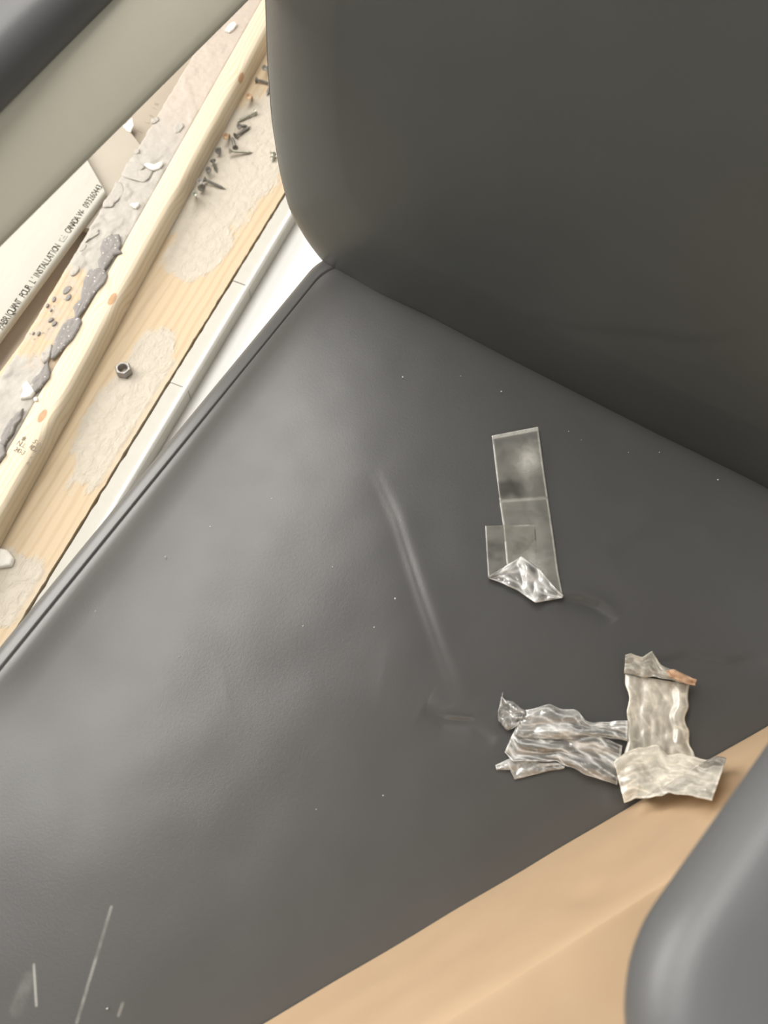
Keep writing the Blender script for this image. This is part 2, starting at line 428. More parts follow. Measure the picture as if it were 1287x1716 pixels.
mmort = wood('crusted_wood', (0.60, 0.47, 0.32), (0.48, 0.35, 0.22), 700, stain=stain_mort, bs=0.6, bd=0.0018)
mgrey = NT('grey_mortar'); v = mgrey.coord(); sp_ = mgrey.ramp(mgrey.voro(v, 170), 0.24, 0.16, 0, 1); sp2 = mgrey.ramp(mgrey.noise(v, 80, 2), 0.44, 0.54, 0, 1)
mgrey = mgrey.set(mgrey.mix(mgrey.math('MULTIPLY', sp_, sp2), mgrey.mix(mgrey.noise(v, 90, 5), (0.22, 0.205, 0.19), (0.30, 0.28, 0.265)), (0.68, 0.65, 0.6)), 0.7, mgrey.bump(mgrey.noise(v, 300, 5), 0.5, 0.001), 0.4)
mchip = plain('plaster_chip', (0.82, 0.79, 0.73), 0.7, 0.08, 200, 0.4)
mcrust = plain('plaster_crust', (0.45, 0.42, 0.375), 0.75, 0.12, 140, 0.8)

mroot = tag(empty('crusted_plank', (ML[0], ML[1], 0.0), A_ST), 'plank crusted with grey plaster between the pine batten and drywall', 'plank')
def mort_z(x, y):
    r = 1.0 - 0.75 * (1 / (1 + math.exp(-(x - bare0) * 160))) * (1 / (1 + math.exp((x - bare1) * 160)))
    a = noise.noise(Vector((x * 55, y * 55, 0))); b = noise.noise(Vector((x * 140, y * 140, 4)))
    far = 0.5 if x > bare1 + 0.28 else 1.0
    st = 0.0013 * (1 if noise.noise(Vector((x * 26, y * 40, 9))) > 0.12 else 0)
    return ZM + far * r * (0.0014 * a + 0.0010 * b + 1.4 * st) - 0.001
nx, ny = 520, 26; V = []
x0, x1 = bare0 - 0.45, bare1 + 0.95
for i in range(nx):
    x = x0 + (x1 - x0) * i / (nx - 1)
    for j in range(ny):
        y = wm * j / (ny - 1)
        if j == 0: y += 0.0012 * noise.noise(Vector((x * 80, 1, 7)))
        V.append((x, -y, mort_z(x, y) - (0.0015 if j in (0, ny - 1) else 0)))
F = grid_faces(nx, ny); nb = len(V)
rim = [i * ny for i in range(nx)] + [(nx - 1) * ny + j for j in range(1, ny)] + [i * ny + ny - 1 for i in range(nx - 2, -1, -1)] + [j for j in range(ny - 2, 0, -1)]
V += [(V[q][0], V[q][1], ZP + 0.0006) for q in rim]; R_ = len(rim)
F += [(rim[i], rim[(i + 1) % R_], nb + (i + 1) % R_, nb + i) for i in range(R_)] + [tuple(nb + i for i in range(R_))]
obj('plank_body', V, F, mmort, mroot)

def flake(name, pix, z, thick, mat, parent=None, dome=0.7, n=56, seed=0, lift=0.0, rough=0.0006):
    "a lump whose plan outline is given by photograph points on level z"
    P = np.array([at(p, z)[:2] for p in pix]); P = resample(P, n); P = smooth_closed(P, 1)
    area2 = np.sum(P[:, 0] * np.roll(P[:, 1], -1) - P[:, 1] * np.roll(P[:, 0], -1))
    if area2 < 0: P = P[::-1]
    c = P.mean(0); V = []; rings = [(1.0, 0.0), (1.0, 0.35), (0.93, 0.75), (0.82, 0.95), (0.65, 1.0), (0.45, 1.0), (0.22, 1.0)]
    for f, h in rings:
        for i, q in enumerate(P):
            u = c + (q - c) * f
            nz = noise.noise(Vector((u[0] * 160, u[1] * 160, seed))) * rough * (1 if h > 0.3 else 0)
            V.append((u[0], u[1], z + thick * (h ** dome if h > 0 else 0) + nz + lift * (q - c)[0] * f))
    F = grid_faces(len(rings), n, 0, True) + [tuple(range(n))]
    V.append((c[0], c[1], z + thick)); b = (len(rings) - 1) * n
    F += [(b + i, b + (i + 1) % n, len(V) - 1) for i in range(n)]
    if parent:
        R2 = np.array([[math.cos(-A_ST), -math.sin(-A_ST)], [math.sin(-A_ST), math.cos(-A_ST)]])
        V = [(*(R2 @ (np.array(q[:2]) - ML)), q[2]) for q in V]
        return obj(name, V, F, mat, parent)
    return wobj(name, V, F, mat)
c2 = lambda L: [(x * 0.2486, 330 + y * 0.2486) for x, y in L]
c4 = lambda L: [(x * 0.233, 380 + y * 0.233) for x, y in L]
blobs = [c2([(800, 265), (812, 330), (798, 360), (820, 382), (770, 395), (735, 450), (700, 500), (672, 460), (665, 430), (690, 400), (680, 350), (700, 300), (740, 270)]),
         c2([(600, 510), (650, 497), (690, 500), (718, 540), (700, 590), (640, 650), (590, 730), (530, 812), (508, 825), (515, 770), (500, 740), (545, 710), (555, 640), (570, 570)]),
         c2([(500, 825), (535, 830), (545, 855), (525, 900), (490, 960), (430, 1020), (380, 1075), (355, 1088), (355, 1040), (385, 950), (420, 880), (460, 840)]),
         c4([(345, 980), (358, 1060), (355, 1090), (300, 1150), (262, 1185), (235, 1165), (235, 1110), (290, 1060), (320, 1010)]),
         c4([(165, 1320), (150, 1390), (112, 1440), (100, 1480), (60, 1530), (40, 1570), (5, 1560), (20, 1500), (50, 1440), (80, 1400), (120, 1350)]),
         c4([(30, 1580), (42, 1640), (0, 1690), (-40, 1720), (-60, 1640), (-20, 1590), (10, 1560)])]
for i, b in enumerate(blobs):
    c = np.mean(b, 0); b = [tuple(c + (np.array(q) - c) * 1.09) for q in b]
    flake('mortar_blob', b, ZS + 0.0004, 0.0038, mgrey, mroot, seed=i, n=90, rough=0.0014)
for i, (x, y, a, b) in enumerate(((365, 692, 13, 18), (320, 735, 11, 14), (345, 766, 8, 10), (345, 832, 20, 12), (368, 856, 18, 14), (262, 924, 12, 15), (226, 922, 9, 9), (452, 630, 30, 24), (462, 680, 20, 20), (560, 345, 26, 22), (640, 240, 30, 16), (615, 262, 20, 12), (735, 265, 22, 10), (505, 500, 34, 30))):
    flake('mortar_spot', c2([(x + a * math.cos(q), y + b * math.sin(q) - 0.6 * a * math.cos(q)) for q in [k * math.pi / 5 for k in range(10)]]), ZM - 0.0006, 0.0022, mcrust if i > 8 else mgrey, mroot, seed=60 + i, n=24)
flake('plaster_lump', c4([(165, 1150), (200, 1115), (240, 1160), (258, 1195), (230, 1235), (180, 1245), (148, 1250), (175, 1195)]), ZM + 0.001, 0.006, mchip, mroot, seed=11, rough=0.0012)
flake('plaster_lump', c4([(300, 930), (330, 900), (380, 850), (385, 880), (372, 930), (350, 975), (320, 990), (300, 965)]), ZM + 0.0005, 0.006, mcrust, mroot, seed=12, rough=0.0016)
c3 = lambda L: [(120 + x * 0.1554, 170 + y * 0.1554) for x, y in L]
for i, L in enumerate(([(470, 870), (540, 880), (568, 940), (560, 1010), (500, 1075), (460, 1100), (450, 1140), (380, 1145), (335, 1150), (340, 1090), (420, 1000), (460, 930)],
                       [(595, 665), (700, 650), (780, 690), (790, 720), (700, 785), (800, 735), (880, 755), (840, 830), (780, 880), (640, 840), (590, 830), (530, 795), (570, 740)],
                       [(690, 520), (735, 520), (730, 560), (700, 580), (672, 560)],
                       [(1120, 250), (1200, 240), (1215, 270), (1160, 340), (1115, 350), (1100, 300)],
                       [(860, 200), (930, 170), (945, 205), (900, 240), (860, 245)],
                       [(140, 1480), (210, 1450), (290, 1400), (300, 1430), (240, 1470), (180, 1500), (150, 1530)])):
    flake('plaster_crust', c3(L), ZM - 0.0005, 0.0022, mcrust, mroot, seed=20 + i, rough=0.0008)
flake('plaster_lump', c3([(780, 685), (830, 680), (900, 700), (960, 670), (995, 650), (985, 690), (950, 735), (880, 752), (820, 725)]), ZM + 0.0012, 0.0035, mchip, mroot, seed=31)
flake('plaster_lump', c3([(630, 1120), (690, 1110), (735, 1105), (735, 1130), (700, 1165), (670, 1155)]), ZM + 0.001, 0.004, mchip, mroot, seed=32)

# ------------------------------------------------------------------ drywall pieces behind, overlapping like shingles
mdry = NT('drywall_paper'); v = mdry.coord()
mdry = mdry.set(mdry.mix(mdry.noise(mdry.mapping(v, (2, 12, 1)), 8, 5), (0.46, 0.445, 0.385), (0.51, 0.495, 0.44)), 0.7, mdry.bump(mdry.noise(mdry.mapping(v, (1, 2, 1)), 60, 5), 0.3, 0.002), 0.3)
mdry2 = plain('brown_paper', (0.42, 0.375, 0.31), 0.7, 0.06, 20, 0.1)
mdry3 = plain('dusty_paper', (0.40, 0.345, 0.275), 0.7, 0.06, 20, 0.1)
def sheet(name, edge_a, edge_b, end_b, z0, th, mat, label, width=0.6, back=0.9, lead=None):
    a = at(edge_a, z0 + th)[:2]; b = at(edge_b, z0 + th)[:2]; D = (b - a) / np.linalg.norm(b - a); Nn = np.array([-D[1], D[0]])   # to the left
    e = at(end_b, z0 + th)[:2] - b; e /= np.linalg.norm(e)
    L = float((b - a) @ D)
    V = []; sec = [(0.0, 0.0), (-0.001, 0.3), (-0.0006, 0.75), (0.0015, 0.95), (0.004, 1.0), (0.05, 1.0), (0.2, 1.0), (width, 1.0), (width, 0.0)]
    ends = [(-back if lead is None else -lead), 0.0, L]
    ex = float(e @ D) / max(1e-3, float(e @ Nn))
    for s in ends:
        for y, h in sec:
            V.append((s - (L if s != L else L) + L + (y * ex if s == L else 0), y, th * h))
    o = autosharp(obj('sheet_body', V, grid_faces(len(ends), len(sec), 0, True) + [tuple(range(len(sec))), tuple(range(2 * len(sec), 3 * len(sec)))], mat), 40)
    r = tag(empty(name, (a[0], a[1], z0), math.atan2(D[1], D[0])), label, 'drywall'); o.parent = r
    return r, a, D, Nn
s1, a1, D1, N1 = sheet('drywall_piece', (0, 560), (176, 321), (155, 284), 0.026, 0.013, mdry, 'cream drywall piece printed with French lettering along its rounded edge')
T = 'FABRIQUANT POUR L\'INSTALLATION'
def to_s1(p):
    q = at(p, 0.039)[:2] - a1; return np.array([float(q @ D1), float(q @ N1)])
p0 = to_s1((5, 551)); p1 = to_s1((171, 315)); r = math.atan2(*(p1 - p0)[::-1])
items = []
full = T + ' ' + '   ' + ' ' + 'CANADA' + ' ' + 'W-093260443'
full = "FABRIQUANT POUR L'INSTALLATION" + "     " + "CANADA" + " " + "W- 093260443"
for i, ch in enumerate(full):
    if ch == ' ': continue
    q = p0 + (p1 - p0) * (i / (len(full) - 1)); items += [(ch, q[0], q[1], r), (ch, q[0] + 0.0006 * math.cos(r), q[1] + 0.0006 * math.sin(r), r)]
V, F = glyphs(items, 0.0172, 0.66, 0.25)
def bar(i0, i1, h, wd=0.0009):
    q = p0 + (p1 - p0) * (i0 / (len(full) - 1)); q2 = p0 + (p1 - p0) * (i1 / (len(full) - 1)); nn = np.array([-math.sin(r), math.cos(r)]); b = len(V)
    for u, k in ((q, h), (q2, h), (q2, h + wd), (q, h + wd)): V.append((*(u + nn * k), 0.0001))
    F.append((b, b + 1, b + 2, b + 3))
bar(31.2, 33.6, 0.0002); bar(31.2, 32.2, 0.0085); bar(33.0, 33.3, 0.0095, 0.0013); bar(32.2, 33.4, 0.0045)
q = p0 + (p1 - p0) * (31.2 / (len(full) - 1)); b = len(V); dd = np.array([math.cos(r), math.sin(r)]); nn = np.array([-dd[1], dd[0]])
for k, u in ((0.0002, 0), (0.0002, 0.001), (0.0094, 0.001), (0.0094, 0)): V.append((*(q + nn * k + dd * u), 0.0001))
F.append((b, b + 1, b + 2, b + 3))
V = [(x, y, z + 0.0131) for x, y, z in V]
tag(obj('printed_lettering', V, F, plain('print_ink', (0.15, 0.135, 0.11), 0.8, 0.2, 300, 0.0), s1, smooth=False), 'grey dot printed French lettering')
s2, a2, D2, N2 = sheet('drywall_piece', (170, 372), (240, 250), (219, 222), 0.013, 0.013, mdry2, 'tan drywall piece tucked under the end of the lettered one', lead=0.02)
s3, a3, D3, N3 = sheet('drywall_piece', (225, 285), (330, 110), (300, 70), -0.004, 0.0165, mdry3, 'brownish drywall piece farthest along, beneath the tan one', lead=0.03)
def to_s3(p):
    q = at(p, 0.0125)[:2] - a3; return float(q @ D3), float(q @ N3)
its = []
for ch, p in (('I', (262, 183)), ('N', (266, 176)), ('F', (258, 196)), ('L', (250, 207)), ('J', (237, 222))):
    q = to_s3(p); its.append((ch, q[0], q[1], 0.0))
V, F = glyphs(its, 0.013, 0.6, 0.25)
tag(obj('printed_lettering', [(x, y, z + 0.0166) for x, y, z in V], F, plain('print_ink_worn', (0.22, 0.19, 0.15), 0.8, 0.3, 300, 0.0), s3, smooth=False), kind='stuff')
tag(flake('plaster_chip', [(206, 213), (222, 198), (225, 212), (219, 223), (213, 220)], 0.0265, 0.003, mchip, seed=40), 'small white plaster tab on the tan drywall piece by the armrest', 'chip')
tag(flake('plaster_chip', [(377, 53), (384, 43), (393, 38), (398, 43), (392, 51), (385, 56)], ZM + 0.0005, 0.004, mchip, seed=41), 'white plaster chip on the crusted plank, up by the grey armrest', 'chip')
tag(flake('plaster_chip', [(-12, 930), (0, 920), (16, 924), (26, 938), (22, 950), (0, 954), (-14, 945)], ZP, 0.008, mchip, seed=42, rough=0.001), 'rounded white plaster lump on the plank near the seat corner', 'chip')
tag(flake('plaster_chip', [(57, 668), (63, 666), (64, 673), (58, 674)], ZS, 0.003, mchip, seed=43), 'tiny white plaster crumb on top of the pine batten', 'chip')

# ------------------------------------------------------------------ nut and screws
mnut = plain('nut_steel', (0.36, 0.34, 0.32), 0.42, 0.15, 200, 0.2, 0.5, 0.75)
mscrew = plain('screw_phosphate', (0.23, 0.215, 0.19), 0.5, 0.2, 200, 0.1, 0.5, 0.35)
mscrew2 = plain('screw_zinc', (0.42, 0.41, 0.34), 0.4, 0.15, 200, 0.1, 0.5, 0.6)
mscrew3 = plain('screw_brass', (0.45, 0.31, 0.19), 0.5, 0.15, 200, 0.1, 0.5, 0.4)
bm = bmesh.new(); N = 24; R_o = 0.0128; hh = 0.012; rings = []
def hexr(a): a = a % (math.pi / 3) - math.pi / 6; return R_o * math.cos(math.pi / 6) / math.cos(a)
prof = [('h', 0.90, 0.0), ('h', 1.0, 0.0012), ('h', 1.0, hh - 0.0014), ('h', 0.88, hh), ('c', 0.0080, hh), ('c', 0.0070, hh - 0.001), ('c', 0.0066, hh - 0.005), ('c', 0.0066, 0.0)]
V = []
for kd, f, z in prof:
    for i in range(N):
        a = 2 * math.pi * i / N; rr = hexr(a) * f if kd == 'h' else f
        V.append((rr * math.cos(a), rr * math.sin(a), z))
F = grid_faces(len(prof), N, 0, True) + [((len(prof) - 1) * N + i, (len(prof) - 1) * N + (i + 1) % N, (i + 1) % N, i) for i in range(N)]
q = at((209, 624), ZP)
tag(autosharp(obj('hex_nut', V, F, mnut, loc=(q[0], q[1], ZP + 0.0006), rot=(0.0, 0.0, 0.35)), 30), 'steel hexagonal nut lying alone on the compound-smeared plank', 'nut')

def screw_mesh(L, hr, sr, mat, name='screw'):
    pr = [(hr * 0.45, 0.0012), (hr * 0.5, 0.0), (hr, 0.0), (hr, -0.0006), (hr * 0.62, -0.0022), (sr * 1.05, -0.0045)]
    z = -0.006
    while z > -L + 0.006:
        pr += [(sr, z), (sr * 1.5, z - 0.0009), (sr, z - 0.0018)]; z -= 0.0022
    pr += [(sr * 0.9, -L + 0.005), (0.0003, -L)]
    pr[0] = (0.0006, -0.0012)
    V, F = lathe(pr, 12)
    o = obj(name, V, F, mat); autosharp(o, 50); me = o.data; bpy.data.objects.remove(o); return me
M_S = screw_mesh(0.034, 0.0044, 0.0016, mscrew); M_Z = screw_mesh(0.036, 0.0042, 0.0016, mscrew2); M_B = screw_mesh(0.026, 0.0052, 0.0018, mscrew3); M_T = screw_mesh(0.020, 0.0046, 0.0018, mscrew)
M_P = screw_mesh(0.014, 0.0052, 0.0028, mscrew2)
zb = lambda x, y: (300 + x * 0.1748, 60 + y * 0.1748)
def put_screw(me, head, tip, label, lift=0.0, up=None):
    o = bpy.data.objects.new('screw', me); COL.objects.link(o)
    L = -min(v.co.z for v in me.vertices)
    hr = max(v.co.x for v in me.vertices)
    h = at(head, ZP + 0.004); t = at(tip, ZP + 0.002); d = (t - h)[:2]; d /= np.linalg.norm(d)
    if up is None: tilt = math.asin(min(0.9, (hr - 0.0016) / L))       # lying: the head rim and the tip touch the plank
    else: tilt = up                                                     # caught in the heap, head up
    ax = Vector((-d[0] * math.cos(tilt), -d[1] * math.cos(tilt), math.sin(tilt))).normalized()
    o.scale = (1.2, 1.2, 1.2)
    if up and up >= 0.8:
        c = Vector(CAM - h).normalized(); ax = (c + Vector((rnd.uniform(-.3, .3), rnd.uniform(-.3, .3), rnd.uniform(-.2, .2)))).normalized()
    o.rotation_mode = 'QUATERNION'; o.rotation_quaternion = Vector((0, 0, 1)).rotation_difference(ax)
    Rm = o.rotation_quaternion.to_matrix(); zmin = min((Rm @ v.co).z for v in me.vertices) * 1.2
    zl = ZP - zmin + 0.0004 + lift
    hh = at(head, zl); o.location = (hh[0], hh[1], zl)
    tag(o, label, 'screw', 'screws along the foot of the batten')
    return o
put_screw(M_S, zb(820, 308), zb(850, 250), 'dark screw with round head up, nearest the batten end by the backrest', up=1.0)
put_screw(M_S, zb(735, 418), zb(880, 458), 'dark threaded screw pointing under the edge of the backrest')
put_screw(M_T, zb(875, 480), zb(835, 578), 'short dark screw mostly hidden by the backrest edge')
put_screw(M_B, zb(665, 580), zb(690, 560), 'copper brown screw head standing up below the threaded screw', up=1.25)
put_screw(M_Z, zb(738, 728), zb(545, 825), 'long pale zinc screw lying flat above the dark one')
put_screw(M_S, zb(540, 960), zb(728, 832), 'long dark screw lying flat with its head toward the batten')
put_screw(M_T, zb(575, 868), zb(665, 805), 'short dark screw between the two long screws', up=0.5)
put_screw(M_B, zb(445, 963), zb(440, 990), 'copper brown screw head touching the batten, below the long screws', up=1.3)
put_screw(M_Z, zb(482, 1105), zb(610, 1095), 'pale headed screw pointing away from the batten', up=0.25)
put_screw(M_S, zb(540, 1075), zb(515, 985), 'dark screw crossing the pale headed one', up=0.2, lift=0.001)
put_screw(M_T, zb(374, 1105), zb(360, 1085), 'dark round screw head standing alone against the batten', up=1.3)
put_screw(M_T, zb(325, 1195), zb(362, 1290), 'dark screw leaning with its tip bent toward the seat', up=0.35)
put_screw(M_T, zb(282, 1285), zb(240, 1330), 'dark screw head just above the lowest heap', up=0.8)
put_screw(M_S, zb(240, 1375), zb(330, 1410), 'dark screw in the lowest heap pointing right', up=0.2)
put_screw(M_S, zb(200, 1395), zb(160, 1420), 'dark screw head in the lowest heap, against the batten', up=0.9)
put_screw(M_T, zb(208, 1460), zb(240, 1370), 'dark screw leaning across the lowest heap', up=0.5)
put_screw(M_Z, zb(152, 1515), zb(180, 1440), 'pale round screw head lowest of the heap beside the knot', up=0.9)
put_screw(M_P, zb(905, 1128), zb(885, 1215), 'stubby greenish screw lying alone near the backrest edge', up=0.3)

# ------------------------------------------------------------------ the chair
EDGE_X = -0.030
seat_scr = [((130, 1712), (188, 1520), 0.0016, 0.55), ((58, 1616), (62, 1684), 0.0013, 0.75), ((200, 1700), (207, 1680), 0.0016, 0.4), ((30, 1690), (48, 1640), 0.006, 0.18)]
CH = (0.21, -0.30, 0.0)
chair = tag(empty('office_chair', CH), 'black padded armchair with dusty vinyl seat and backrest, box on its seat', 'chair')
loc = lambda p, z: (at(p, z) - np.array(CH))
mseat = leather('seat_vinyl', (0.090, 0.089, 0.086), 0.34, [(loc(a, SEAT), loc(b, SEAT), wd, f) for a, b, wd, f in seat_scr])
mback = leather('back_vinyl', (0.058, 0.061, 0.057), 0.38)
mpipe = plain('piping_vinyl', (0.05, 0.049, 0.047), 0.5, 0.05, 90, 0.1)
def polyw(P, pts, wdt, amp, step=0.0):
    out = np.zeros(len(P)); best = np.full(len(P), 9.0); sgn = np.zeros(len(P)); tt = np.zeros(len(P)); n = len(pts) - 1
    for i in range(n):
        d, t = segdist(P, pts[i], pts[i + 1]); a = np.array(pts[i][:2]); b = np.array(pts[i + 1][:2])
        cr = (b - a)[0] * (P[:, 1] - a[1]) - (b - a)[1] * (P[:, 0] - a[0])
        k = d < best; best = np.where(k, d, best); sgn = np.where(k, np.sign(cr), sgn); tt = np.where(k, (i + t) / n, tt)
    fade = np.sin(np.clip(tt, 0, 1) * math.pi) ** 0.6
    out = -amp * np.exp(-(best / wdt) ** 2) * fade
    if step: out += step * sgn * (1 - np.exp(-(best / (wdt * 0.7)) ** 2)) * np.exp(-(best / (wdt * 3)) ** 2) * fade
    return out
px = lambda L: [at(p, SEAT)[:2] for p in L]
def seat_relief(P):
    z = polyw(P, px([(625, 790), (662, 870), (700, 990), (735, 1090), (770, 1180)]), 0.006, 0.0003, 0.0007)
    z += polyw(P, px([(710, 1188), (745, 1208), (790, 1212), (830, 1240)]), 0.004, 0.0016, 0.0010)
    z += polyw(P, px([(935, 1003), (975, 1008), (1000, 1018), (1030, 1040)]), 0.003, 0.0026, 0.0016)
    z += polyw(P, px([(1080, 1120), (1150, 1105), (1220, 1118), (1280, 1100)]), 0.006, 0.0014, 0.0008)
    z += polyw(P, px([(1020, 930), (1090, 900), (1180, 890)]), 0.008, 0.0008, 0.0006)
    z += polyw(P, px([(380, 1150), (520, 1110), (640, 1130)]), 0.02, 0.0006)
    z += np.array([0.0007 * noise.noise(Vector((x * 9, y * 9, 0))) + 0.0003 * noise.noise(Vector((x * 28, y * 28, 2))) for x, y in P])
    return z
prof = [(0.05, -0.105), (0.012, -0.098), (0.003, -0.085), (0.0, -0.06), (0.0, -0.03), (0.0012, -0.0195), (0.004, -0.0130), (0.008, -0.0092), (0.0125, -0.0066), (0.0172, -0.0046), (0.0187, -0.0042), (0.0192, -0.0056), (0.0199, -0.0056), (0.0205, -0.0036), (0.0220, -0.0028), (0.028, -0.0014), (0.036, -0.0004), (0.05, 0.0004)]
ol = rrect(EDGE_X, 0.575, -0.68, 0.05, 0.05, 900)
V, F = cushion(ol, prof, 120, 0.003)
V = np.array(V); top = V[:, 2] > -0.003
V[top, 2] += seat_relief(V[top, :2]) * np.clip((V[top, 0] - EDGE_X - 0.024) / 0.03, 0, 1)
V[:, 2] += SEAT
wobj('seat', V, F, mseat, chair)

# backrest: padded slab leaning back
TH = math.radians(14); VD = np.array([0, math.sin(TH), math.cos(TH)]); NB = np.array([0, -math.cos(TH), math.sin(TH)])
BO = np.array([0.0, 0.028, SEAT - 0.004])
def back_uv(p):
    q = on_plane(p, BO, NB) - BO; return float(q[0]), float(q @ VD)
left = [(447, -120), (450, 0), (453, 100), (460, 200), (474, 290), (489, 350), (516, 397), (545, 436)]
Lq = [back_uv(p) for p in left]
uc = 0.262
bot = [(0.03, Lq[-1][1] - 0.012), (0.09, -0.024), (0.19, -0.028)]
half = [(Lq[0][0] - 0.02, 0.58), (Lq[0][0] - 0.012, 0.45)] + Lq + bot
half = [(u, v) for u, v in half]
tl = half[0][0]
pts = [(uc, 0.66), (uc - 0.12, 0.657), (tl + 0.06, 0.645), (tl + 0.015, 0.62)] + half
pts += [(2 * uc - u, v) for u, v in pts[::-1][:-1]]
ol = smooth_closed(resample(pts, 800), 7)
a2_ = np.sum(ol[:, 0] * np.roll(ol[:, 1], -1) - ol[:, 1] * np.roll(ol[:, 0], -1))
if a2_ < 0: ol = ol[::-1]
prof = [(0.10, -0.045), (0.03, -0.042), (0.008, -0.03), (0.0, -0.012), (0.0, 0.0), (0.002, 0.006), (0.006, 0.012), (0.012, 0.018), (0.02, 0.0235), (0.03, 0.0285), (0.045, 0.0335), (0.065, 0.038), (0.085, 0.041)]
V, F = cushion(ol, prof, 100, 0.006)
V = np.array(V); top = V[:, 2] > 0.03
uvp = V[top, :2]
bp = lambda L: [back_uv(p) for p in L]
rz = polyw(uvp, bp([(790, 480), (850, 476), (900, 500), (960, 498)]), 0.005, 0.0002, 0.0002)
rz += polyw(uvp, bp([(900, 492), (990, 512), (1080, 515), (1190, 528), (1280, 512)]), 0.005, 0.0002, 0.0002)
rz += polyw(uvp, bp([(740, 470), (800, 490), (860, 470)]), 0.006, 0.0003, 0.0003)
rz += np.array([0.0010 * noise.noise(Vector((x * 8, y * 8, 5))) for x, y in uvp])
V[top, 2] += rz
def back_world(V): return [BO + np.array([1.0, 0, 0]) * u + VD * v + NB * h for u, v, h in V]
back = wobj('backrest', back_world(V), F, mback, chair)
pth = back_world([(u, v, 0.001) for u, v in np.vstack([ol, ol[:2]])])
V, F = tube(pth, 0.0022, 8, False)
wobj('piping', V, F, mpipe, back) if False else None
o = obj('piping', [np.array(q) - np.array(CH) for q in V], F, mpipe, back)

# arms: padded top on a plastic arm frame, joined to the seat by a bent bracket
mpad = leather('pad_vinyl', (0.12, 0.123, 0.125), 0.45)
marm = plain('arm_plastic', (0.56, 0.535, 0.435), 0.55, 0.03, 60, 0.08)
mblk = plain('black_plastic', (0.05, 0.05, 0.05), 0.5, 0.1, 80, 0.1)
def arm(cx, cy, rz, wd, ln, frame_w, fx, bracket, zp=0.714, prz=0.0, pdx=0.0, fprof=((0.006, 0.0), (0.0015, 0.002), (0.0, 0.006), (0.0, 0.05), (0.001, 0.054))):
    "cx, cy: middle of the pad"
    cz, sz = math.cos(rz), math.sin(rz)
    tw = lambda V: [(cx + x * cz - y * sz, cy + x * sz + y * cz, z) for x, y, z in V]
    prof = [(0.004, 0.0), (0.001, 0.003), (0.0, 0.008), (0.0, 0.016), (0.002, 0.022), (0.006, 0.027), (0.012, 0.030), (0.02, 0.0315)]
    V, F = cushion(rrect(-wd / 2, wd / 2, -ln / 2, ln / 2, wd * 0.46, 160), prof, 8, 0.002)
    cp, sp_2 = math.cos(prz), math.sin(prz); V = [(x * cp - y * sp_2 + pdx, x * sp_2 + y * cp, z + zp) for x, y, z in V]
    V2, F2 = cushion(rrect(fx - frame_w / 2, fx + frame_w / 2, -ln / 2 + 0.02, ln / 2 - 0.02, 0.018, 120), fprof, 4)
    V2 = [(x, y, z + 0.660) for x, y, z in V2]
    fr = wobj('armrest', tw(V2), F2, marm, chair)
    pd = obj('arm_pad', [np.array(q) - np.array(CH) for q in tw(V)], F, mpad, fr)
    Vb, Fb = tube(bracket, 0.013, 12)
    obj('bracket', [np.array(q) - np.array(CH) for q in Vb], Fb, mblk, fr)
    return fr
arm(-0.179, -0.17, math.radians(2.3), 0.110, 0.62, 0.180, 0.000, [(-0.14, -0.40, 0.662), (-0.15, -0.46, 0.60), (-0.15, -0.50, 0.45), (-0.13, -0.52, 0.40), (0.0, -0.52, 0.395), (0.10, -0.50, 0.392)], 0.698, math.radians(3.5), 0.004, ((0.010, 0.0), (0.003, 0.001), (0.0, 0.004), (0.001, 0.007), (0.004, 0.011), (0.030, 0.037), (0.036, 0.040)))
arm(0.458, -0.28, math.radians(-14), 0.124, 0.34, 0.05, 0.02, [(0.50, -0.18, 0.662), (0.57, -0.13, 0.64), (0.60, -0.10, 0.56), (0.60, -0.10, 0.45), (0.585, -0.10, 0.40), (0.50, -0.12, 0.392), (0.36, -0.14, 0.392)])
# pedestal under the seat
V, F = lathe([(0.0, 0.0), (0.09, 0.0), (0.09, 0.012), (0.03, 0.03), (0.0, 0.03)], 20)
V, F = slab([(0.08, -0.42), (0.34, -0.42), (0.34, -0.16), (0.08, -0.16)], SEAT - 0.135, SEAT - 0.104)
bevel(wobj('seat_plate', V, F, mblk, chair, smooth=False), 0.006)
V, F = lathe([(0.028, 0.07), (0.028, 0.2), (0.02, 0.21), (0.02, 0.336)], 20); V = [(x + CH[0], y + CH[1], z) for x, y, z in V]
wobj('gas_column', V, F, mblk, chair)
for k in range(5):
    a = math.radians(72 * k + 20); d = np.array([math.cos(a), math.sin(a)]); c = np.array(CH[:2])
    V, F = tube([(*(c + d * 0.015), 0.10), (*(c + d * 0.15), 0.088), (*(c + d * 0.27), 0.072)], [0.026, 0.021, 0.015], 10)
    lg = wobj('base_leg', V, F, mblk, chair)
    cc = c + d * 0.262; pn = np.array([-d[1], d[0]])
    V, F = tube([(*(cc - pn * 0.022), 0.0275), (*(cc - pn * 0.019), 0.0275), (*(cc + pn * 0.019), 0.0275), (*(cc + pn * 0.022), 0.0275)], [0.022, 0.0272, 0.0272, 0.022], 18)
    obj('caster', [np.array(q) - np.array(CH) for q in V], F, mblk, lg)
    V, F = tube([(*cc, 0.03), (*cc, 0.075)], 0.008, 10)
    obj('caster_stem', [np.array(q) - np.array(CH) for q in V], F, mblk, lg)
# back support bar
V, F = tube([(0.21, -0.2, 0.35), (0.21, 0.06, 0.35), (0.21, 0.14, 0.40), (0.21, 0.16, 0.52), (0.21, 0.20, 0.70)], [0.02, 0.02, 0.02, 0.018, 0.016], 12)
wobj('back_bar', V, F, mblk, chair)

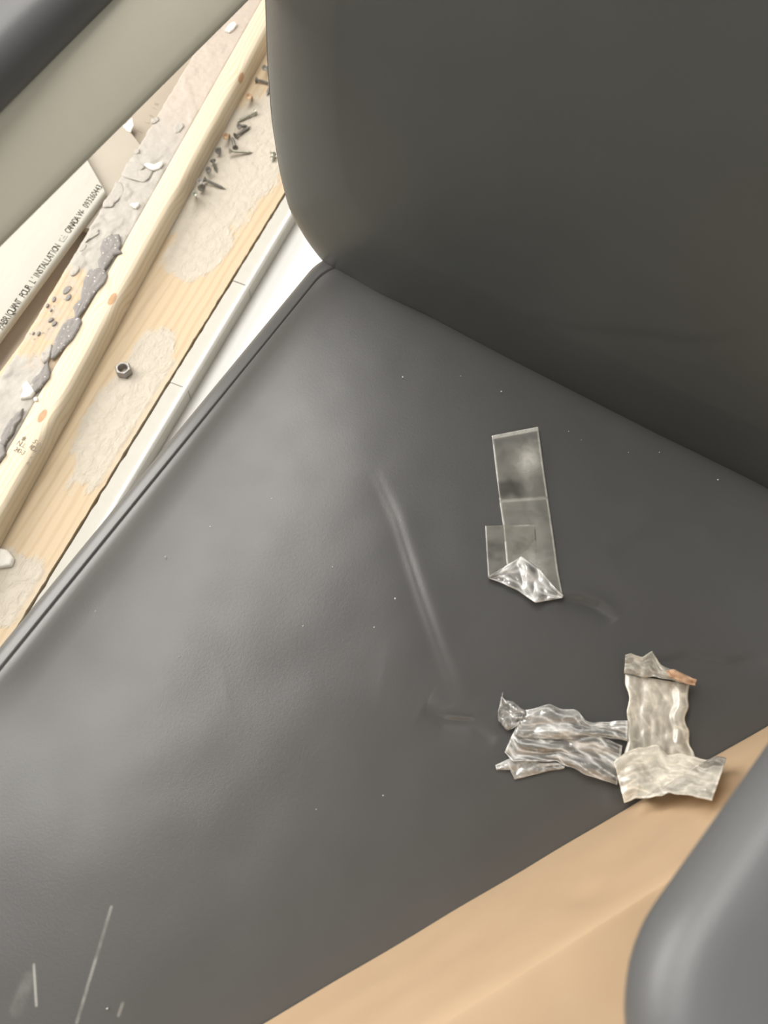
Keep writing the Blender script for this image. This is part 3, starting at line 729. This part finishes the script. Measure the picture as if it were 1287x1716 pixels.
# ------------------------------------------------------------------ cardboard box on the seat
ZB = SEAT + 0.0035
b0 = at((440, 1716), ZB); b1 = at((1287, 1215), ZB)
dB = (b1 - b0); LB = np.linalg.norm(dB[:2]); dB /= LB
b0e = b0 - dB * 0.12; b1e = b1 + dB * 0.04
ZT = 0.605
t0 = at((740, 1716), ZT); t1 = at((1080, 1500), ZT)
dT = (t1 - t0) / np.linalg.norm(t1 - t0)
t0e = t0 - dT * 0.20; t1e = t1 + dT * 0.145
NBx = np.array([dB[1], -dB[0], 0.0])        # away from the backrest, to the right/front
mcard = NT('cardboard'); v = mcard.coord(); fl = mcard.noise(mcard.mapping(v, (4, 4, 180), rot=(0, 0, 0.3)), 1.0, 3)
cc = mcard.mix(mcard.noise(v, 30, 5), (0.55, 0.385, 0.24), (0.61, 0.445, 0.285))
mcard = mcard.set(cc, 0.72, mcard.bump(mcard.math('ADD', mcard.math('MULTIPLY', fl, 0.4), mcard.noise(v, 14, 3)), 0.25, 0.002), 0.3)
e0 = t0e + NBx * 0.20 + np.array([0, 0, -0.012]); e1 = t1e + NBx * 0.20 + np.array([0, 0, -0.012])
f0 = b0e + NBx * 0.22; f1 = b1e + NBx * 0.22
def lerp(a, b, t): return a + (b - a) * t
# shell as four bent sheets: long side, top, far side, bottom + two ends; the two faces in view get dents
n_s = np.cross(b1e - b0e, t0e - b0e); n_s /= np.linalg.norm(n_s)
if np.dot(n_s, CAM - b0e) < 0: n_s = -n_s
nu, nv = 90, 26; V = []
dent = on_plane((985, 1497), b0e, n_s)
ringc = []
for i in range(nu):
    u = i / (nu - 1); row = []
    B = lerp(b0e, b1e, u); T_ = lerp(t0e, t1e, u); E_ = lerp(e0, e1, u); F_ = lerp(f0, f1, u)
    sec = []
    for j in range(14):
        q = lerp(B, T_, j / 14 * 0.97); d = np.linalg.norm(q - dent)
        q = q + n_s * (-0.003 * math.exp(-(d / 0.012) ** 2) + 0.0012 * noise.noise(Vector((u * 7, j * 0.35, 1))))
        sec.append(q)
    side = (T_ - B); top_ = (E_ - T_)
    for f in (0.0, 0.5, 1.0):
        q = lerp(lerp(B, T_, 0.975), lerp(T_, E_, 0.02), f) + (T_ - lerp(lerp(B, T_, 0.975), lerp(T_, E_, 0.02), 0.5)) * (0.5 if f == 0.5 else 0)
        sec.append(q + np.array([0, 0, 0.0008 * noise.noise(Vector((u * 20, 3, 1)))]))
    for j in range(1, 9):
        q = lerp(T_, E_, 0.02 + 0.98 * j / 8) + np.array([0, 0, 0.002 * noise.noise(Vector((u * 6, j * 0.6, 5))) - 0.002 * math.sin(math.pi * j / 8)]); sec.append(q)
    sec += [lerp(E_, F_, 0.5), F_, lerp(F_, B, 0.5)]
    V += sec; m_ = len(sec)
F = grid_faces(nu, m_, 0, True) + [tuple(range(m_)), tuple(range((nu - 1) * m_, nu * m_))]
box = tag(autosharp(wobj('cardboard_box', V, F, mcard), 40), 'plain brown cardboard box leaning on the seat under the right armrest', 'box')

# ------------------------------------------------------------------ tape
def tapemat(name, tint, base, rough):
    t = NT(name); at_ = t.n('ShaderNodeAttribute', attribute_name='haze_glint').outputs['Fac']
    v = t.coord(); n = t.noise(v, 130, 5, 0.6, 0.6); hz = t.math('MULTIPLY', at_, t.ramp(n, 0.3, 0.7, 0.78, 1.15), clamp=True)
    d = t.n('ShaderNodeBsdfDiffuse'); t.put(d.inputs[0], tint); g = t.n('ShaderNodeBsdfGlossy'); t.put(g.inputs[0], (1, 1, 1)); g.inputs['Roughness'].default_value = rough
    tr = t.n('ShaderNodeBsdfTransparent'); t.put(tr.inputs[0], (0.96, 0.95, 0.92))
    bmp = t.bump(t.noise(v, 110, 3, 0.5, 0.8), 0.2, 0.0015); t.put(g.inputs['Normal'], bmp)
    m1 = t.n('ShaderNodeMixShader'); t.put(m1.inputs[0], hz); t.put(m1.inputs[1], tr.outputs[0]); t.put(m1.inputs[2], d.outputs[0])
    m2 = t.n('ShaderNodeMixShader'); fr = t.n('ShaderNodeFresnel'); fr.inputs[0].default_value = 1.5
    t.put(m2.inputs[0], t.math('ADD', fr.outputs[0], base)); t.put(m2.inputs[1], m1.outputs[0]); t.put(m2.inputs[2], g.outputs[0])
    t.put(t.out.inputs[0], m2.outputs[0]); return t.m
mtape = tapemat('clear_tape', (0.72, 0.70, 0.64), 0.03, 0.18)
mtape2 = tapemat('crumpled_clear_tape', (0.93, 0.92, 0.89), 0.07, 0.18)
mtape3 = tapemat('beige_tape', (0.90, 0.84, 0.72), 0.06, 0.22)
def side_hit(p, off):
    "seat level, or the long side of the box where the photograph point lies on it"
    a = at(p, SEAT + 0.0035); rel = (a - b0)[:2]
    if float(rel @ NBx[:2]) > 0: return on_plane(p, b0e + n_s * (off + 0.002), n_s)
    return at(p, SEAT + 0.0035 + off)
def ribbon(name, A, B, nu, nv, hfun, haze_glint, mat, parent, thick=0.0004, jit=0.0, wav=0.0):
    "sheet between two long sides given as photograph polylines; hfun/haze of (s, t)"
    A = resample(A, nu, False); B = resample(B, nu, False); V = []; H = []
    if wav: A = A + np.array([[noise.noise(Vector((i * 0.08, 1, len(name)))), noise.noise(Vector((i * 0.08, 9, len(name))))] for i in range(nu)]) * wav; B = B + np.array([[noise.noise(Vector((i * 0.08, 21, len(name)))), noise.noise(Vector((i * 0.08, 29, len(name))))] for i in range(nu)]) * wav
    for i in range(nu):
        for j in range(nv):
            s, t = i / (nu - 1), j / (nv - 1); p = A[i] + (B[i] - A[i]) * t
            q = side_hit(p, max(0.0003, hfun(s, t)))
            if jit: q = q + np.array([noise.noise(Vector((s * 9, t * 5, 8))), noise.noise(Vector((s * 9, t * 5, 18))), 0]) * jit
            V.append(q); H.append(min(1, max(0, haze_glint(s, t))))
    b = np.array(parent.location)
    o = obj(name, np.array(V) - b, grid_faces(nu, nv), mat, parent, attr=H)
    m = o.modifiers.new('thickness', 'SOLIDIFY'); m.thickness = thick; m.offset = 1
    return o
nz = lambda x, y, s=0: noise.noise(Vector((x, y, s)))
ridge = lambda x, y, s=0: 1 - abs(noise.noise(Vector((x, y, s)))) * 2.2
# clear strip lying on the seat
q = at((880, 860), SEAT + 0.0035)
tp = tag(empty('clear_tape', tuple(q)), 'strip of clear packing tape with folded end lying on the black seat', 'tape')
def z_strip(s, t): return 0.0010 + 0.0012 * max(0, nz(s * 4, t * 2, 1)) + 0.003 * max(0, 0.06 - s) / 0.06
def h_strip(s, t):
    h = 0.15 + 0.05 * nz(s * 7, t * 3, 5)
    if t < 0.035 or t > 0.955: h = 0.55  # bright refraction along the tape's edges, painted in as extra cloudiness
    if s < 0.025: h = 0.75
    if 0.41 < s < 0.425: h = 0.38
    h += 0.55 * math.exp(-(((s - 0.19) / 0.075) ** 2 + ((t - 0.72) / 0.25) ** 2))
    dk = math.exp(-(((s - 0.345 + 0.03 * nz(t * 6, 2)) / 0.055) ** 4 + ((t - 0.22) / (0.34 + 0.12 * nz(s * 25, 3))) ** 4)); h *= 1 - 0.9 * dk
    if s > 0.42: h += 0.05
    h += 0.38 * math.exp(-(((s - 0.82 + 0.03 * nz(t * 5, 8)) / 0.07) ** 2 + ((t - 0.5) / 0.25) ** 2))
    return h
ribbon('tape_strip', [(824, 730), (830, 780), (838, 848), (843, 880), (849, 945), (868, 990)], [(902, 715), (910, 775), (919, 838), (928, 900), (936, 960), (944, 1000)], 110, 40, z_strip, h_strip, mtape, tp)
ribbon('tape_fold', [(813, 881), (815, 920), (818, 967)], [(896, 879), (899, 920), (900, 955)], 36, 36, lambda s, t: 0.0004 + 0.0005 * nz(s * 3, t * 3, 4) + 0.0002,
       lambda s, t: 0.16 + (0.4 if t < 0.02 else 0) + 0.35 * (1 if abs(s - 0.02 - 0.05 * nz(t * 9, 1)) < 0.03 and t > 0.55 else 0) - 0.15 * math.exp(-((s - 0.5) / 0.2) ** 4) * (0.5 + nz(s * 6, t * 4, 3)) , mtape, tp)
ribbon('tape_crumple', [(818, 967), (845, 950), (874, 932), (905, 955), (930, 985), (944, 998)], [(819, 969), (845, 979), (868, 990), (885, 1002), (897, 1010), (942, 1002)], 60, 24,
       lambda s, t: 0.002 + 0.0055 * abs(nz(s * 5, t * 2.5, 6)) + 0.002 * math.sin(s * 3.14), lambda s, t: 0.22 + 0.75 * max(0, ridge(s * 4, t * 3, 3)) ** 2 + (0.35 if t < 0.06 or t > 0.94 or s > 0.93 else 0), mtape2, tp)
# crumpled tape stuck to the box edge
q = at((1060, 1290), SEAT + 0.0035)
tw_ = tag(empty('packing_tape', tuple(q)), 'crumpled packing tape in a T shape stuck to the cardboard box', 'tape')
def zc(amp, fx, fy, seed, base=0.001): return lambda s, t: base + amp * abs(nz(s * fx * 0.5, t * fy, seed)) + amp * 0.22 * abs(nz(s * fx * 1.2, t * fy * 2, seed + 3))
def hc(base, gain, fx, fy, seed, edge=0.5):
    return lambda s, t: base * (0.75 + 0.7 * nz(s * fx * 0.6, t * fy * 0.5, seed + 2)) + gain * max(0, ridge(s * fx * 0.7 + t * 1.2, t * fy - s * 2.2, seed)) ** 5 + gain * 0.5 * max(0, ridge(s * fx * 1.3 - t * 1.5, t * fy * 1.5 + s * 2.5, seed + 9)) ** 7 + (edge if min(t, 1 - t) < 0.03 or min(s, 1 - s) < 0.012 else 0)
k1 = lambda x, y: (800 + x * 0.3784, 1060 + y * 0.3784)
ribbon('tape_tail', [k1(205, 345), k1(320, 320), k1(420, 345), k1(520, 400), k1(600, 395), k1(665, 390)], [k1(165, 450), k1(180, 460), k1(300, 470), k1(420, 470), k1(540, 460), k1(665, 480)], 90, 26,
       zc(0.008, 5, 2, 1, 0.004), hc(0.28, 0.7, 5, 4, 2), mtape2, tw_, wav=5)
ribbon('tape_tail', [k1(190, 375), k1(250, 430), k1(380, 450), k1(520, 450), k1(640, 500)], [k1(120, 530), k1(160, 570), k1(350, 570), k1(480, 630), k1(620, 675)], 90, 34,
       zc(0.007, 4, 3, 11, 0.002), hc(0.18, 0.85, 3, 5, 12), mtape2, tw_, wav=5)
ribbon('tape_tail', [k1(80, 590), k1(140, 560), k1(180, 545), k1(300, 575), k1(385, 590)], [k1(85, 608), k1(145, 605), k1(165, 652), k1(280, 620), k1(385, 598)], 50, 16,
       zc(0.004, 5, 2, 21, 0.001), hc(0.3, 0.5, 6, 2, 22), mtape2, tw_, wav=5)
ribbon('tape_tail', [k1(112, 264), k1(130, 300), k1(200, 330), k1(215, 350)], [k1(92, 350), k1(95, 390), k1(135, 435), k1(180, 410)], 40, 20,
       zc(0.010, 3, 3, 31, 0.003), hc(0.26, 0.35, 5, 4, 32, 0.3), mtape2, tw_, wav=5)
ribbon('tape_upright', [k1(655, 185), k1(668, 300), k1(665, 430), k1(655, 520), k1(640, 610)], [k1(940, 230), k1(930, 300), k1(925, 420), k1(945, 500), k1(985, 600)], 80, 36,
       zc(0.006, 3, 4, 41, 0.003), hc(0.62, 0.4, 3, 4, 42, 0.4), mtape3, tw_, wav=5)
ribbon('tape_flap', [k1(655, 100), k1(690, 88), k1(730, 110), k1(770, 85), k1(815, 135), k1(850, 165), k1(965, 205)], [k1(650, 180), k1(690, 185), k1(735, 200), k1(780, 195), k1(830, 205), k1(880, 215), k1(945, 235)], 60, 18,
       zc(0.008, 5, 2, 51, 0.006), hc(0.5, 0.35, 6, 3, 52, 0.1), mtape3, tw_, wav=5)
mpaper = plain('torn_cardboard', (0.62, 0.40, 0.26), 0.8, 0.15, 200, 0.4)
ribbon('torn_paper', [k1(835, 168), k1(870, 165), k1(920, 190), k1(970, 210)], [k1(850, 195), k1(890, 215), k1(930, 230), k1(965, 236)], 24, 8, lambda s, t: 0.015 + 0.003 * nz(s * 4, t * 2, 2), lambda s, t: 1, mpaper, tw_, thick=0.0008)
ribbon('tape_wrap', [k1(605, 575), k1(650, 535), k1(720, 505), k1(790, 500), k1(850, 535), k1(920, 540), k1(1010, 565), k1(1055, 550), k1(1100, 562)], [k1(650, 755), k1(700, 735), k1(740, 735), k1(850, 715), k1(930, 720), k1(1040, 745)], 110, 40,
       zc(0.006, 5, 3, 61, 0.009), hc(0.75, 0.45, 4, 5, 62, 0.3), mtape3, tw_, wav=5)

# ------------------------------------------------------------------ plaster crumbs on the seat
V = []; F = []
o = None; me = None
bm = bmesh.new(); bmesh.ops.create_icosphere(bm, subdivisions=1, radius=1.0)
for v_ in bm.verts: v_.co *= 1 + 0.35 * noise.noise(v_.co * 3.1)
me = bpy.data.meshes.new('plaster_crumb'); bm.to_mesh(me); bm.free(); me.materials.append(plain('crumb', (0.75, 0.74, 0.70), 0.7, 0.05, 500, 0.1))
for (x, y, rr) in ((675, 632, 3.0), (772, 630, 1.6), (840, 656, 2.8), (953, 723, 2.0), (974, 737, 1.4), (1105, 758, 2.0), (1053, 758, 1.4), (1203, 804, 3.0), (557, 950, 1.8), (662, 1003, 3.2), (508, 1049, 2.4), (627, 1051, 2.6), (634, 1104, 1.4),
                   (642, 1333, 2.4), (530, 1356, 2.0), (277, 933, 2.4), (352, 882, 1.6), (455, 835, 1.2), (300, 1100, 1.4), (160, 1024, 1.4), (180, 1690, 2.6)):
    o = bpy.data.objects.new('plaster_crumb', me); COL.objects.link(o); q = at((x, y), SEAT + 0.003); r_ = rr * 0.5 * 0.00048
    o.location = (q[0], q[1], SEAT + 0.0028 + r_ * 0.6); o.scale = (r_ * 1.1, r_ * 0.8, r_ * 0.8); o.rotation_euler = (0, 0, rnd.uniform(0, 3))
    tag(o, 'tiny white plaster crumb lying on the black seat', 'crumb', 'plaster crumbs scattered on the seat')
